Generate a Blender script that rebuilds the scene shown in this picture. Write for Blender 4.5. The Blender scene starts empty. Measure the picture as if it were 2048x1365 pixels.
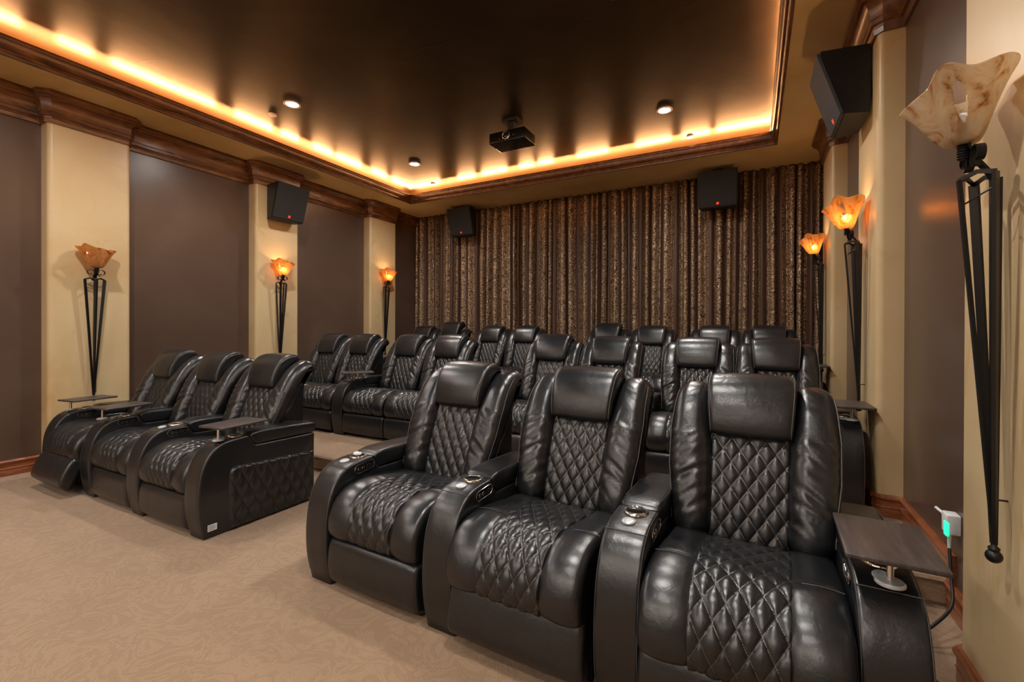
import bpy, bmesh, math, random
from math import sin, cos, pi, radians, sqrt, exp, atan2
from mathutils import Vector, Matrix, noise
random.seed(4)
S = bpy.context.scene
COL = S.collection

# ---------------------------------------------------------------- camera (calibrated on a 2048x1365 frame)
FPX, YAW, V0, PIT, ROL = 909.4622, .4898, 662.0081, -.0035, -.0029
cd = bpy.data.cameras.new('camera'); cam = bpy.data.objects.new('camera', cd); COL.objects.link(cam)
F = Vector((-sin(YAW), cos(YAW), 0)); R = Vector((cos(YAW), sin(YAW), 0)); Z = Vector((0, 0, 1))
F2 = F*cos(PIT) + Z*sin(PIT); U = -F*sin(PIT) + Z*cos(PIT)
R2 = R*cos(ROL) - U*sin(ROL); U2 = R*sin(ROL) + U*cos(ROL)
cam.matrix_world = Matrix(((R2.x, U2.x, -F2.x, 0), (R2.y, U2.y, -F2.y, 0), (R2.z, U2.z, -F2.z, 1.225), (0, 0, 0, 1)))
cd.sensor_width = 36; cd.lens = FPX*36/2048; cd.shift_y = (V0-682.5)/2048
cd.clip_start = .02
S.camera = cam
S.view_settings.view_transform = 'Standard'; S.view_settings.look = 'None'
S.view_settings.gamma = 1; S.view_settings.use_curve_mapping = False
S.view_settings.exposure = 0.12
S.cycles.max_bounces = 8; S.cycles.diffuse_bounces = 5; S.cycles.glossy_bounces = 4
S.cycles.transmission_bounces = 6; S.cycles.transparent_max_bounces = 8
S.cycles.sample_clamp_indirect = 6; S.cycles.caustics_reflective = False; S.cycles.caustics_refractive = False
w = bpy.data.worlds.new('world'); S.world = w; w.use_nodes = True
w.node_tree.nodes['Background'].inputs[0].default_value = (.9, .75, .6, 1)
w.node_tree.nodes['Background'].inputs[1].default_value = .0

# ---------------------------------------------------------------- room numbers
XL, XR = -5.445, .764            # side walls
PL, PR = .14, .127               # pillar projection
PY = [-2.124, -.284, 1.556, 3.385, 5.234]; PW = .584
YB, YF = 6.62, -3.2              # back and front walls
ZS, ZC = 3.236, 3.44             # soffit, tray ceiling
TX0, TX1, TY0, TY1 = -4.893, .212, -2.2, 5.70
P1, P2 = .13, .245; YR1, YR2 = 2.68, 4.52
LAMPS = [(x, y) for y in (4.77, 2.94, 1.20, -.55) for x in (-4.03, -.81)]

def light(name, kind, loc, energy, color, **k):
    l = bpy.data.lights.new(name, kind); l.energy = energy; l.color = color
    rot = k.pop('rot', None); d = k.pop('dir', None)
    for a, b in k.items(): setattr(l, a, b)
    o = bpy.data.objects.new(name, l); COL.objects.link(o); o.location = loc
    if rot: o.rotation_euler = rot
    if d is not None: o.rotation_euler = Vector(d).to_track_quat('-Z', 'Y').to_euler()
    return o
DOWN, COVE, SCON = 165, 10.0, 24.0
for x, y in LAMPS:
    light('downlight_lamp', 'SPOT', (x, y, ZC-.012), DOWN, (1, .945, .875), spot_size=radians(164), spot_blend=.85, shadow_soft_size=.045)
for x in (-4.2, -2.34, -.5):  # added spots out of view, for frontal fill by way of the white screen
    light('added_fill_spot', 'SPOT', (x, -2.75, ZS-.012), 260, (1, .92, .82), spot_size=radians(150), spot_blend=.8, shadow_soft_size=.05)
# cove rope light, lying in the trough behind the tray moulding, broken where its lengths join
def cove(a, b, axis, fixed, inward, z=ZS+.136):
    t = a
    while t < b:
        ln = random.choice((.22, .3, .42, .6, .85)); ln = min(ln, b-t)
        if ln < .08: break
        c = t+ln/2
        loc = (fixed, c, z) if axis == 'y' else (c, fixed, z)
        o = light('cove_lamp', 'AREA', loc, COVE*ln, (1, .50, .21), shape='RECTANGLE', size=ln, size_y=.02)
        d = Vector((inward, 0, .12)) if axis == 'y' else Vector((0, inward, .12))
        xa = Vector((0, 1, 0)) if axis == 'y' else Vector((1, 0, 0))
        za = -d.normalized(); ya = za.cross(xa).normalized()
        za = xa.cross(ya)
        M = Matrix((xa, ya, za)).transposed().to_4x4(); M.translation = Vector(loc)
        o.matrix_world = M
        t += ln + random.choice((.07, .12, .2, .34))
cove(TY0, TY1, 'y', TX0+.028, 1)
cove(TY0, TY1, 'y', TX1-.028, -1)
cove(TX0, TX1, 'x', TY1-.028, -1)
cove(TX0, TX1, 'x', TY0-.075, 1)
# the steady underglow of the same rope lights, deep in the trough
for loc, ax, ln, inw in (((TX0-.15, (TY0+TY1)/2, ZS+.05), 'y', TY1-TY0, 1), ((TX1+.15, (TY0+TY1)/2, ZS+.05), 'y', TY1-TY0, -1), (((TX0+TX1)/2, TY1+.15, ZS+.05), 'x', TX1-TX0, -1)):
    o = light('cove_glow', 'AREA', loc, 12*ln, (1, .46, .17), shape='RECTANGLE', size=ln, size_y=.03)
    xa = Vector((0, 1, 0)) if ax == 'y' else Vector((1, 0, 0)); d = Vector((inw*.6, 0, 1)) if ax == 'y' else Vector((0, inw*.6, 1))
    za = -d.normalized(); ya = za.cross(xa).normalized(); za = xa.cross(ya)
    Mx = Matrix((xa, ya, za)).transposed().to_4x4(); Mx.translation = Vector(loc); o.matrix_world = Mx

# ---------------------------------------------------------------- materials
def mat(name):
    m = bpy.data.materials.new(name); m.use_nodes = True
    nt = m.node_tree; b = nt.nodes['Principled BSDF']
    return m, nt, b
def N(nt, t, **k):
    n = nt.nodes.new(t)
    for a, b in k.items():
        if a in n.inputs: n.inputs[a].default_value = b
        else: setattr(n, a, b)
    return n
def ramp(nt, src, stops, interp='LINEAR'):
    r = nt.nodes.new('ShaderNodeValToRGB'); r.color_ramp.interpolation = interp
    e = r.color_ramp.elements
    while len(e) < len(stops): e.new(.5)
    for x, (p, c) in zip(e, stops): x.position = p; x.color = (*c, 1) if len(c) == 3 else c
    nt.links.new(src, r.inputs[0]); return r
def coords(nt, scale=(1, 1, 1), kind='Object'):
    tc = nt.nodes.new('ShaderNodeTexCoord'); mp = nt.nodes.new('ShaderNodeMapping')
    mp.inputs['Scale'].default_value = scale; nt.links.new(tc.outputs[kind], mp.inputs[0]); return mp.outputs[0]
def noise_tex(nt, vec, scale, detail=4, rough=.5, dist=0):
    n = nt.nodes.new('ShaderNodeTexNoise'); n.inputs['Scale'].default_value = scale; n.inputs['Detail'].default_value = detail
    n.inputs['Roughness'].default_value = rough; n.inputs['Distortion'].default_value = dist
    nt.links.new(vec, n.inputs['Vector']); return n.outputs[0]
def bump(nt, b, h, strength, dist=.01, prev=None):
    n = nt.nodes.new('ShaderNodeBump'); n.inputs['Strength'].default_value = strength; n.inputs['Distance'].default_value = dist
    nt.links.new(h, n.inputs['Height'])
    if prev: nt.links.new(prev.outputs[0], n.inputs['Normal'])
    nt.links.new(n.outputs[0], b.inputs['Normal']); return n
def simple(name, col, rough=.5, metal=0, **k):
    m, nt, b = mat(name); b.inputs['Base Color'].default_value = (*col, 1)
    b.inputs['Roughness'].default_value = rough; b.inputs['Metallic'].default_value = metal
    for a, v in k.items(): b.inputs[a.replace('_', ' ')].default_value = v
    v = coords(nt); n = noise_tex(nt, v, 60, 2); bump(nt, b, n, .04, .002)
    return m
def leather_mat(name, col, r0=.34):
    m, nt, b = mat(name); v = coords(nt)
    n = noise_tex(nt, v, 5, 3)
    c = ramp(nt, n, [(.3, tuple(x*.75 for x in col)), (.7, tuple(x*1.3 for x in col))]); nt.links.new(c.outputs[0], b.inputs['Base Color'])
    vo = nt.nodes.new('ShaderNodeTexVoronoi'); vo.inputs['Scale'].default_value = 520; nt.links.new(v, vo.inputs['Vector'])
    b1 = bump(nt, b, vo.outputs['Distance'], .10, .001)
    n2 = noise_tex(nt, v, 26, 4, .6, .6); bump(nt, b, n2, .22, .006, b1)
    rr = ramp(nt, n, [(.3, (r0, r0, r0)), (.75, (r0+.045,)*3)]); nt.links.new(rr.outputs[0], b.inputs['Roughness'])
    b.inputs['Specular IOR Level'].default_value = .68
    return m
LEATHER = leather_mat('black_leather', (.0095, .0100, .0115), .28)
SEAM = simple('leather_seam_thread', (.085, .08, .08), .45)
DARK = simple('black_underside_fabric', (.008, .008, .008), .8)
CHROME = simple('chrome', (.75, .72, .7), .12, 1)
BLACKGLOSS = simple('gloss_black_plastic', (.006, .006, .006), .15)
PUCK = simple('silver_plastic', (.55, .57, .6), .3, .3)
PAPER = simple('white_paper', (.75, .76, .78), .6)
IRON = simple('wrought_iron', (.028, .026, .026), .36, .7)
BOX = simple('speaker_black', (.006, .006, .006), .5)
GRILLE = simple('speaker_grille_cloth', (.019, .018, .018), .8)
WHITEP = simple('white_plastic', (.8, .8, .8), .35)
CABLE = simple('black_rubber', (.01, .01, .01), .5)
LENSG = simple('lens_glass', (.01, .01, .015), .05)
def emit(name, col, st):
    m, nt, b = mat(name); b.inputs['Base Color'].default_value = (*col, 1)
    b.inputs['Emission Color'].default_value = (*col, 1); b.inputs['Emission Strength'].default_value = st; return m
LAMPGLOW = emit('lamp_face', (1, .93, .84), 14)
LAMPCAN = simple('lamp_reflector_cream', (.9, .75, .6), .4)
BULB = emit('bulb_glow', (1, .62, .28), 22)
REDB = emit('badge_red', (.9, .06, .02), .5)
GREEN = emit('green_indicator', (.02, 1, .35), 1.6)

def plaster(name, c0, c1, c2, scale=1.4, rough=.45, bs=.15):
    m, nt, b = mat(name); v = coords(nt)
    n = noise_tex(nt, v, scale, 6, .6, .8)
    c = ramp(nt, n, [(.30, c0), (.52, c1), (.72, c2)]); nt.links.new(c.outputs[0], b.inputs['Base Color'])
    b.inputs['Roughness'].default_value = rough
    n2 = noise_tex(nt, v, scale*2.2, 5, .55, 1.2); bump(nt, b, n2, bs, .02)
    return m
WALL = plaster('brown_glazed_plaster', (.085, .051, .036), (.105, .064, .046), (.13, .083, .061), .9, .30, .08)
CREAM = plaster('cream_venetian_plaster', (.57, .385, .185), (.64, .465, .255), (.68, .52, .305), 1.1, .38, .10)
# ochre blotches in the cream plaster
nt = CREAM.node_tree; b = nt.nodes['Principled BSDF']; src = b.inputs['Base Color'].links[0].from_socket
v = coords(nt, (1, 1, .55)); bl = ramp(nt, noise_tex(nt, v, 2.7, 8, .68, 1.5), [(.60, (0, 0, 0)), (.74, (1, 1, 1))])
mx = nt.nodes.new('ShaderNodeMix'); mx.data_type = 'RGBA'; nt.links.new(bl.outputs[0], mx.inputs[0])
nt.links.new(src, mx.inputs[6]); mx.inputs[7].default_value = (.50, .31, .10, 1); nt.links.new(mx.outputs[2], b.inputs['Base Color'])
SOFFIT = plaster('ochre_glazed_soffit_plaster', (.66, .44, .17), (.78, .54, .24), (.82, .60, .32), 1.3, .5, .08)
CEIL = plaster('dark_bronze_ceiling_plaster', (.05, .028, .014), (.07, .042, .022), (.10, .064, .036), .8, .38, .06)
nt = CEIL.node_tree; b = nt.nodes['Principled BSDF']; b.inputs['Metallic'].default_value = .85
v = coords(nt, (1, 1.6, 1)); tr = nt.nodes.new('ShaderNodeTexVoronoi'); tr.feature = 'DISTANCE_TO_EDGE'; tr.inputs['Scale'].default_value = 2.2
dn = nt.nodes.new('ShaderNodeMix'); dn.data_type = 'VECTOR'; dn.inputs[0].default_value = .35
nn = nt.nodes.new('ShaderNodeTexNoise'); nn.inputs['Scale'].default_value = 2.5; nn.inputs['Detail'].default_value = 4
nt.links.new(v, nn.inputs['Vector']); nt.links.new(v, dn.inputs[4]); nt.links.new(nn.outputs[1], dn.inputs[5]); nt.links.new(dn.outputs[1], tr.inputs['Vector'])
rp = ramp(nt, tr.outputs[0], [(0, (1, 1, 1)), (.03, (0, 0, 0))]); gate = ramp(nt, noise_tex(nt, v, 1.7, 3), [(.5, (0, 0, 0)), (.62, (1, 1, 1))])
ml = nt.nodes.new('ShaderNodeMath'); ml.operation = 'MULTIPLY'; nt.links.new(rp.outputs[0], ml.inputs[0]); nt.links.new(gate.outputs[0], ml.inputs[1])
prev = b.inputs['Normal'].links[0].from_node; bump(nt, b, ml.outputs[0], .12, .003, prev)

def wood(name, c0, c1, c2, sc, rough, coat):
    m, nt, b = mat(name); v = coords(nt, sc)
    n = noise_tex(nt, v, 3.0, 8, .65, 1.6)
    c = ramp(nt, n, [(.3, c0), (.5, c1), (.7, c2)]); nt.links.new(c.outputs[0], b.inputs['Base Color'])
    b.inputs['Roughness'].default_value = rough; b.inputs['Coat Weight'].default_value = coat; b.inputs['Coat Roughness'].default_value = .2
    bump(nt, b, n, .1, .003); return m
WOODY = wood('stained_alder_moulding', (.026, .009, .003), (.13, .046, .013), (.25, .098, .028), (3.5, .9, 4), .4, .35)
WOODR = wood('red_brown_baseboard', (.13, .035, .012), (.27, .08, .03), (.36, .12, .045), (3, 1, 9), .32, .5)
WOODT = wood('dark_walnut_laminate', (.030, .022, .020), (.055, .040, .036), (.085, .064, .058), (14, 1.2, 3), .42, .1)

m, nt, b = mat('tan_patterned_carpet'); CARPET = m; v = coords(nt)
n = noise_tex(nt, v, 4.6, 2.5, .5, 2.6)
sn = nt.nodes.new('ShaderNodeMath'); sn.operation = 'SINE'; ms = nt.nodes.new('ShaderNodeMath'); ms.operation = 'MULTIPLY'; ms.inputs[1].default_value = 34
nt.links.new(n, ms.inputs[0]); nt.links.new(ms.outputs[0], sn.inputs[0])
n3 = noise_tex(nt, v, 3, 3); ad = nt.nodes.new('ShaderNodeMath'); ad.operation = 'MULTIPLY_ADD'; nt.links.new(n3, ad.inputs[0]); ad.inputs[1].default_value = 1.6
nt.links.new(sn.outputs[0], ad.inputs[2])
c = ramp(nt, ad.outputs[0], [(.0, (.282, .172, .098)), (.9, (.295, .182, .105)), (1.0, (.322, .203, .119))])
n4 = noise_tex(nt, v, 160, 2, .6)
mx = nt.nodes.new('ShaderNodeMix'); mx.data_type = 'RGBA'; mx.blend_type = 'MULTIPLY'; mx.inputs[0].default_value = .55
r4 = ramp(nt, n4, [(.2, (.62, .6, .58)), (.75, (1.0, 1.0, 1.0))])
nt.links.new(c.outputs[0], mx.inputs[6]); nt.links.new(r4.outputs[0], mx.inputs[7]); nt.links.new(mx.outputs[2], b.inputs['Base Color'])
b.inputs['Roughness'].default_value = .95; b.inputs['Sheen Weight'].default_value = .25
b1 = bump(nt, b, n4, .5, .006); bump(nt, b, ad.outputs[0], .06, .01, b1)

m, nt, b = mat('brown_gold_damask'); DAMASK = m
v = coords(nt, (1, 1, 1), 'UV')
n = noise_tex(nt, v, 10, 1.2, .5, 2.0)
ms = nt.nodes.new('ShaderNodeMath'); ms.operation = 'MULTIPLY'; ms.inputs[1].default_value = 46; nt.links.new(n, ms.inputs[0])
sn = nt.nodes.new('ShaderNodeMath'); sn.operation = 'SINE'; nt.links.new(ms.outputs[0], sn.inputs[0])
pat = ramp(nt, sn.outputs[0], [(.35, (0, 0, 0)), (.6, (1, 1, 1))])
sx = nt.nodes.new('ShaderNodeSeparateXYZ'); nt.links.new(v, sx.inputs[0])
m1 = nt.nodes.new('ShaderNodeMath'); m1.operation = 'MULTIPLY'; m1.inputs[1].default_value = 2*pi/.30; nt.links.new(sx.outputs[0], m1.inputs[0])
s1 = nt.nodes.new('ShaderNodeMath'); s1.operation = 'SINE'; nt.links.new(m1.outputs[0], s1.inputs[0])
band = ramp(nt, s1.outputs[0], [(.0, (1, 1, 1)), (.52, (1, 1, 1)), (.56, (0, 0, 0))])
bb = nt.nodes.new('ShaderNodeMath'); bb.operation = 'MULTIPLY'; nt.links.new(pat.outputs[0], bb.inputs[0]); nt.links.new(band.outputs[0], bb.inputs[1])
mx = nt.nodes.new('ShaderNodeMix'); mx.data_type = 'RGBA'; nt.links.new(bb.outputs[0], mx.inputs[0])
mx.inputs[6].default_value = (.085, .042, .027, 1); mx.inputs[7].default_value = (.74, .52, .31, 1)
nt.links.new(mx.outputs[2], b.inputs['Base Color']); b.inputs['Roughness'].default_value = .45
mm = nt.nodes.new('ShaderNodeMath'); mm.operation = 'MULTIPLY'; mm.inputs[1].default_value = .4; nt.links.new(bb.outputs[0], mm.inputs[0]); nt.links.new(mm.outputs[0], b.inputs['Metallic'])
bump(nt, b, bb.outputs[0], .3, .002)

def glass_mat(name, c0, c1, c2, trans):
    m, nt, b = mat(name); v = coords(nt)
    n = noise_tex(nt, v, 7, 5, .6, 2.2)
    c = ramp(nt, n, [(.34, c2), (.42, c1), (.52, c0), (.60, c1), (.68, c2)])
    nt.links.new(c.outputs[0], b.inputs['Base Color']); b.inputs['Roughness'].default_value = .08
    b.inputs['Transmission Weight'].default_value = .35; b.inputs['IOR'].default_value = 1.3
    tl = nt.nodes.new('ShaderNodeBsdfTranslucent'); nt.links.new(c.outputs[0], tl.inputs[0])
    mixs = nt.nodes.new('ShaderNodeMixShader'); mixs.inputs[0].default_value = trans
    tp = nt.nodes.new('ShaderNodeBsdfTransparent'); nt.links.new(c.outputs[0], tp.inputs[0])
    mix2 = nt.nodes.new('ShaderNodeMixShader'); mix2.inputs[0].default_value = .36
    out = nt.nodes['Material Output']
    nt.links.new(b.outputs[0], mixs.inputs[1]); nt.links.new(tl.outputs[0], mixs.inputs[2])
    nt.links.new(mixs.outputs[0], mix2.inputs[1]); nt.links.new(tp.outputs[0], mix2.inputs[2]); nt.links.new(mix2.outputs[0], out.inputs[0])
    bump(nt, b, noise_tex(nt, v, 14, 3), .3, .01)
    return m
GLASS = glass_mat('amber_swirl_glass', (.86, .76, .60), (.80, .62, .40), (.42, .16, .04), .42)

AMBER = glass_mat('deep_amber_glass', (.88, .60, .30), (.80, .46, .17), (.42, .15, .035), .42)
# ---------------------------------------------------------------- mesh helpers
def obj(name, bm, material, parent=None, smooth=35, loc=None):
    bmesh.ops.recalc_face_normals(bm, faces=bm.faces)
    me = bpy.data.meshes.new(name); bm.to_mesh(me); bm.free()
    for m_ in (material if isinstance(material, (list, tuple)) else [material]): me.materials.append(m_)
    if smooth:
        me.shade_smooth(); me.set_sharp_from_angle(angle=radians(smooth))
    o = bpy.data.objects.new(name, me); COL.objects.link(o)
    if parent: o.parent = parent
    if loc: o.location = loc
    return o
def thing(name, label, cat, loc=(0, 0, 0), rz=0, group=None):
    o = bpy.data.objects.new(name, None); COL.objects.link(o); o.location = loc; o.rotation_euler = (0, 0, rz)
    o.empty_display_size = .05
    tag(o, label, cat, group); return o
def tag(o, label, cat=None, group=None):
    o['label'] = label
    if cat: o['category'] = cat
    if group: o['group'] = group
    return o
def struct(name, bm, material, label=None, smooth=0):
    o = obj(name, bm, material, None, smooth); o['kind'] = 'structure'
    if label: o['label'] = label
    return o
def box(bm, x0, x1, y0, y1, z0, z1, mi=0, bev=0):
    vs = [bm.verts.new(p) for p in ((x0, y0, z0), (x1, y0, z0), (x1, y1, z0), (x0, y1, z0), (x0, y0, z1), (x1, y0, z1), (x1, y1, z1), (x0, y1, z1))]
    fs = [bm.faces.new([vs[i] for i in f]) for f in ((3, 2, 1, 0), (4, 5, 6, 7), (0, 1, 5, 4), (1, 2, 6, 5), (2, 3, 7, 6), (3, 0, 4, 7))]
    for f in fs: f.material_index = mi
    if bev:
        es = list({e for f in fs for e in f.edges})
        bmesh.ops.bevel(bm, geom=es, offset=bev, segments=3, affect='EDGES', profile=.5)
    return vs
def tube(bm, pts, r, n=8, closed=False, mi=0, taper=None):
    pts = [Vector(p) for p in pts]; rings = []; L = len(pts)
    ref = None
    for i, p in enumerate(pts):
        a = pts[(i-1) % L] if (closed or i > 0) else p; c = pts[(i+1) % L] if (closed or i < L-1) else p
        t = (c-a).normalized()
        if ref is None:
            ref = t.orthogonal().normalized()
        ref = (ref - t*ref.dot(t)).normalized(); bi = t.cross(ref)
        rr = r*(taper[i] if taper else 1)
        rings.append([bm.verts.new(p+ref*rr*cos(2*pi*k/n)+bi*rr*sin(2*pi*k/n)) for k in range(n)])
    for i in range(L if closed else L-1):
        A, B = rings[i], rings[(i+1) % L]
        for k in range(n):
            f = bm.faces.new((A[k], A[(k+1) % n], B[(k+1) % n], B[k])); f.material_index = mi
    if not closed:
        bm.faces.new(rings[0]).material_index = mi; bm.faces.new(rings[-1][::-1]).material_index = mi
def ribbon(bm, pts, wdir, w, t):
    """flat bar swept along pts, its width along wdir"""
    pts = [Vector(p) for p in pts]; wd = Vector(wdir).normalized(); rings = []
    for i, p in enumerate(pts):
        a = pts[max(i-1, 0)]; c = pts[min(i+1, len(pts)-1)]; tn = (c-a).normalized()
        nn = tn.cross(wd).normalized()
        ww = w[i] if isinstance(w, (list, tuple)) else w
        rings.append([bm.verts.new(p+wd*ww/2*sx+nn*t/2*sy) for sx, sy in ((1, 1), (-1, 1), (-1, -1), (1, -1))])
    for A, B in zip(rings, rings[1:]):
        for k in range(4): bm.faces.new((A[k], A[(k+1) % 4], B[(k+1) % 4], B[k]))
    bm.faces.new(rings[0]); bm.faces.new(rings[-1][::-1])
def lathe(bm, prof, c=(0, 0, 0), n=32, mi=0):
    cx, cy, cz = c; rings = []
    for r, z in prof:
        rings.append([bm.verts.new((cx+r*cos(2*pi*k/n), cy+r*sin(2*pi*k/n), cz+z)) for k in range(n)])
    for A, B in zip(rings, rings[1:]):
        for k in range(n): bm.faces.new((A[k], A[(k+1) % n], B[(k+1) % n], B[k])).material_index = mi
    bm.faces.new(rings[0][::-1]).material_index = mi; bm.faces.new(rings[-1]).material_index = mi
def spline(pts, n, closed=True):
    """Catmull-Rom resampled evenly; pts 2-D. A point repeated twice stays a corner."""
    P = [Vector((p[0], p[1])) for p in pts]; L = len(P); dense = []
    segs = L if closed else L-1
    for i in range(segs):
        if closed: p0, p1, p2, p3 = P[(i-1) % L], P[i], P[(i+1) % L], P[(i+2) % L]
        else: p0, p1, p2, p3 = P[max(i-1, 0)], P[i], P[i+1], P[min(i+2, L-1)]
        if (p2-p1).length < 1e-7: continue
        for k in range(16):
            t = k/16
            dense.append(.5*((2*p1)+(-p0+p2)*t+(2*p0-5*p1+4*p2-p3)*t*t+(-p0+3*p1-3*p2+p3)*t**3))
    if not closed: dense.append(P[-1])
    D = dense+[dense[0]] if closed else dense
    cum = [0]
    for a, c in zip(D, D[1:]): cum.append(cum[-1]+(c-a).length)
    out = []; j = 0; m_ = n if closed else n-1
    for i in range(n):
        s = cum[-1]*i/m_
        while j < len(cum)-2 and cum[j+1] < s: j += 1
        d = cum[j+1]-cum[j]; out.append(D[j].lerp(D[j+1], (s-cum[j])/d if d > 0 else 0))
    return out, cum[-1]
def normals2(P, closed=True):
    L = len(P); out = []
    area = sum(P[i].x*P[(i+1) % L].y-P[(i+1) % L].x*P[i].y for i in range(L))
    sg = 1 if area > 0 else -1
    for i in range(L):
        a = P[(i-1) % L] if (closed or i > 0) else P[i]; c = P[(i+1) % L] if (closed or i < L-1) else P[i]
        t = (c-a).normalized(); out.append(Vector((t.y, -t.x))*(sg if closed else 1))
    return out
def puff(bm, prof, hw, r, n=90, nx=14, nr=5, crown=.0, disp=None, xmap=None):
    """upholstered body: closed (y,z) profile swept across x with rounded ends"""
    P, Ln = spline(prof, n); NN = normals2(P)
    st = []
    for k in range(nr+1):
        a = pi/2*(1-k/nr); st.append((-(hw-r)-r*sin(a), r*(1-cos(a))))
    for k in range(1, nx): st.append((-(hw-r)+2*(hw-r)*k/nx, 0))
    for k in range(nr+1):
        a = pi/2*k/nr; st.append(((hw-r)+r*sin(a), r*(1-cos(a))))
    rings = []
    for x, ins in st:
        ring = []
        cr = crown*(1-(x/hw)**2)
        for p, q in zip(P, NN):
            o = -ins+cr+(disp(x, p.x, p.y) if disp else 0)
            y, z = p.x+q.x*o, p.y+q.y*o
            xx = xmap(x, y, z) if xmap else x
            ring.append(bm.verts.new((xx, y, z)))
        rings.append(ring)
    for A, B in zip(rings, rings[1:]):
        for k in range(n): bm.faces.new((A[k], A[(k+1) % n], B[(k+1) % n], B[k]))
    bm.faces.new(rings[0]); bm.faces.new(rings[-1][::-1])
def seamline(prof, hw, r, x, n=80, s0=0, s1=1, off=.001, xmap=None, inset=.3):
    P, Ln = spline(prof, n); NN = normals2(P); out = []
    for i in range(int(s0*n), int(s1*n)):
        p, q = P[i % n], NN[i % n]; o = off-r*inset
        y, z = p.x+q.x*o, p.y+q.y*o; out.append((xmap(x, y, z) if xmap else x, y, z))
    return out
def quilt(u, v, dw, dh):
    a = abs(sin(pi*(u/dw+v/dh))); c = abs(sin(pi*(u/dw-v/dh)))
    return (a*c)**.29 if a*c > 0 else 0
def quilt_panel(bm, curve, halfw, dw, dh, H, n, nx, lift=.004, flip=1, crown=0):
    """curve: open (y,z) list; halfw(t)"""
    P, Ln = spline(curve, n, False); NN = normals2(P, False)
    uvl = bm.loops.layers.uv.new('UVMap'); uvs = {}
    rows = []
    for i, (p, q) in enumerate(zip(P, NN)):
        t = i/(n-1); hwid = halfw(t); row = []
        for k in range(nx+1):
            f = -1+2*k/nx; x = f*hwid
            e = min(1, (1-abs(f))*hwid/.006, (min(t, 1-t)*Ln)/.006)
            xq = f*halfw(0); h = lift+crown*(1-f*f)+H*quilt(xq, t*Ln, dw, dh)
            o = -.012*(1-e)+h*e
            nv = bm.verts.new((x, p.x+q.x*o*flip, p.y+q.y*o*flip)); row.append(nv); uvs[nv] = (xq/dw+t*Ln/dh, xq/dw-t*Ln/dh)
        rows.append(row)
    for A, B in zip(rows, rows[1:]):
        for k in range(nx):
            fc = bm.faces.new((A[k], A[k+1], B[k+1], B[k]))
            for lp in fc.loops: lp[uvl].uv = uvs[lp.vert]

# ---------------------------------------------------------------- room
bm = bmesh.new()
fl = [(YF, 0), (YR1, 0), (YR1-.012, .02), (YR1-.012, P1-.025), (YR1-.022, P1-.012), (YR1-.012, P1), (YR2, P1), (YR2-.012, P1+.02), (YR2-.012, P2-.025), (YR2-.022, P2-.012), (YR2-.012, P2), (YB, P2)]
a = [bm.verts.new((XL-.1, y, z)) for y, z in fl]; c = [bm.verts.new((XR+.1, y, z)) for y, z in fl]
for i in range(len(fl)-1): bm.faces.new((a[i], c[i], c[i+1], a[i+1]))
f0 = [bm.verts.new((x, y, -.1)) for x, y in ((XL-.1, YF), (XR+.1, YF), (XR+.1, YB), (XL-.1, YB))]
bm.faces.new(f0)
struct('floor', bm, CARPET, 'tan patterned carpet running over two low risers', 30)

def wall(name, x0, x1, y0, y1, lab):
    bm = bmesh.new(); box(bm, x0, x1, y0, y1, -.05, ZC+.1); return struct(name, bm, WALL, lab)
wall('wall_left', XL-.1, XL, YF, YB, 'dark brown plaster wall with cream pillars')
wall('wall_right', XR, XR+.1, YF, YB, 'dark brown plaster wall nearest the camera')
wall('wall_back', XL-.1, XR+.1, YB, YB+.1, 'wall behind the curtains')
wall('wall_front', XL-.1, XR+.1, YF-.1, YF, 'wall facing the seats')

def pillar(side, y):
    X0 = XL if side < 0 else XR; pr = PL if side < 0 else PR; s = 1 if side < 0 else -1
    bm = bmesh.new(); r = .035; pts = [(X0, y)]
    xf = X0+s*pr
    for k in range(7):
        a = pi/2*k/6; pts.append((xf-s*r+s*r*sin(a), y+r-r*cos(a)))
    for k in range(7):
        a = pi/2*k/6; pts.append((xf-s*r+s*r*cos(a), y+PW-r+r*sin(a)))
    pts.append((X0, y+PW))
    z0 = 0 if y < YR1 else (P1 if y < YR2 else P2)
    lo = [bm.verts.new((px, py, z0-.01)) for px, py in pts]; hi = [bm.verts.new((px, py, ZS+.01)) for px, py in pts]
    for i in range(len(pts)-1): bm.faces.new((lo[i], lo[i+1], hi[i+1], hi[i]))
    bm.faces.new(lo); bm.faces.new(hi[::-1]); bm.faces.new((lo[0], hi[0], hi[-1], lo[-1]))
    o = struct('wall_pillar', bm, CREAM, None, 40); return o
ordn = ['', '', 'nearest the camera', 'in the middle', 'beside the curtains']
for side in (-1, 1):
    for i, y in enumerate(PY):
        o = pillar(side, y)
        o['label'] = 'cream plaster pillar on the %s wall, %s' % ('left' if side < 0 else 'right', ordn[i]) if ordn[i] else 'cream plaster pillar on the %s wall, toward the screen' % ('left' if side < 0 else 'right')

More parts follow.
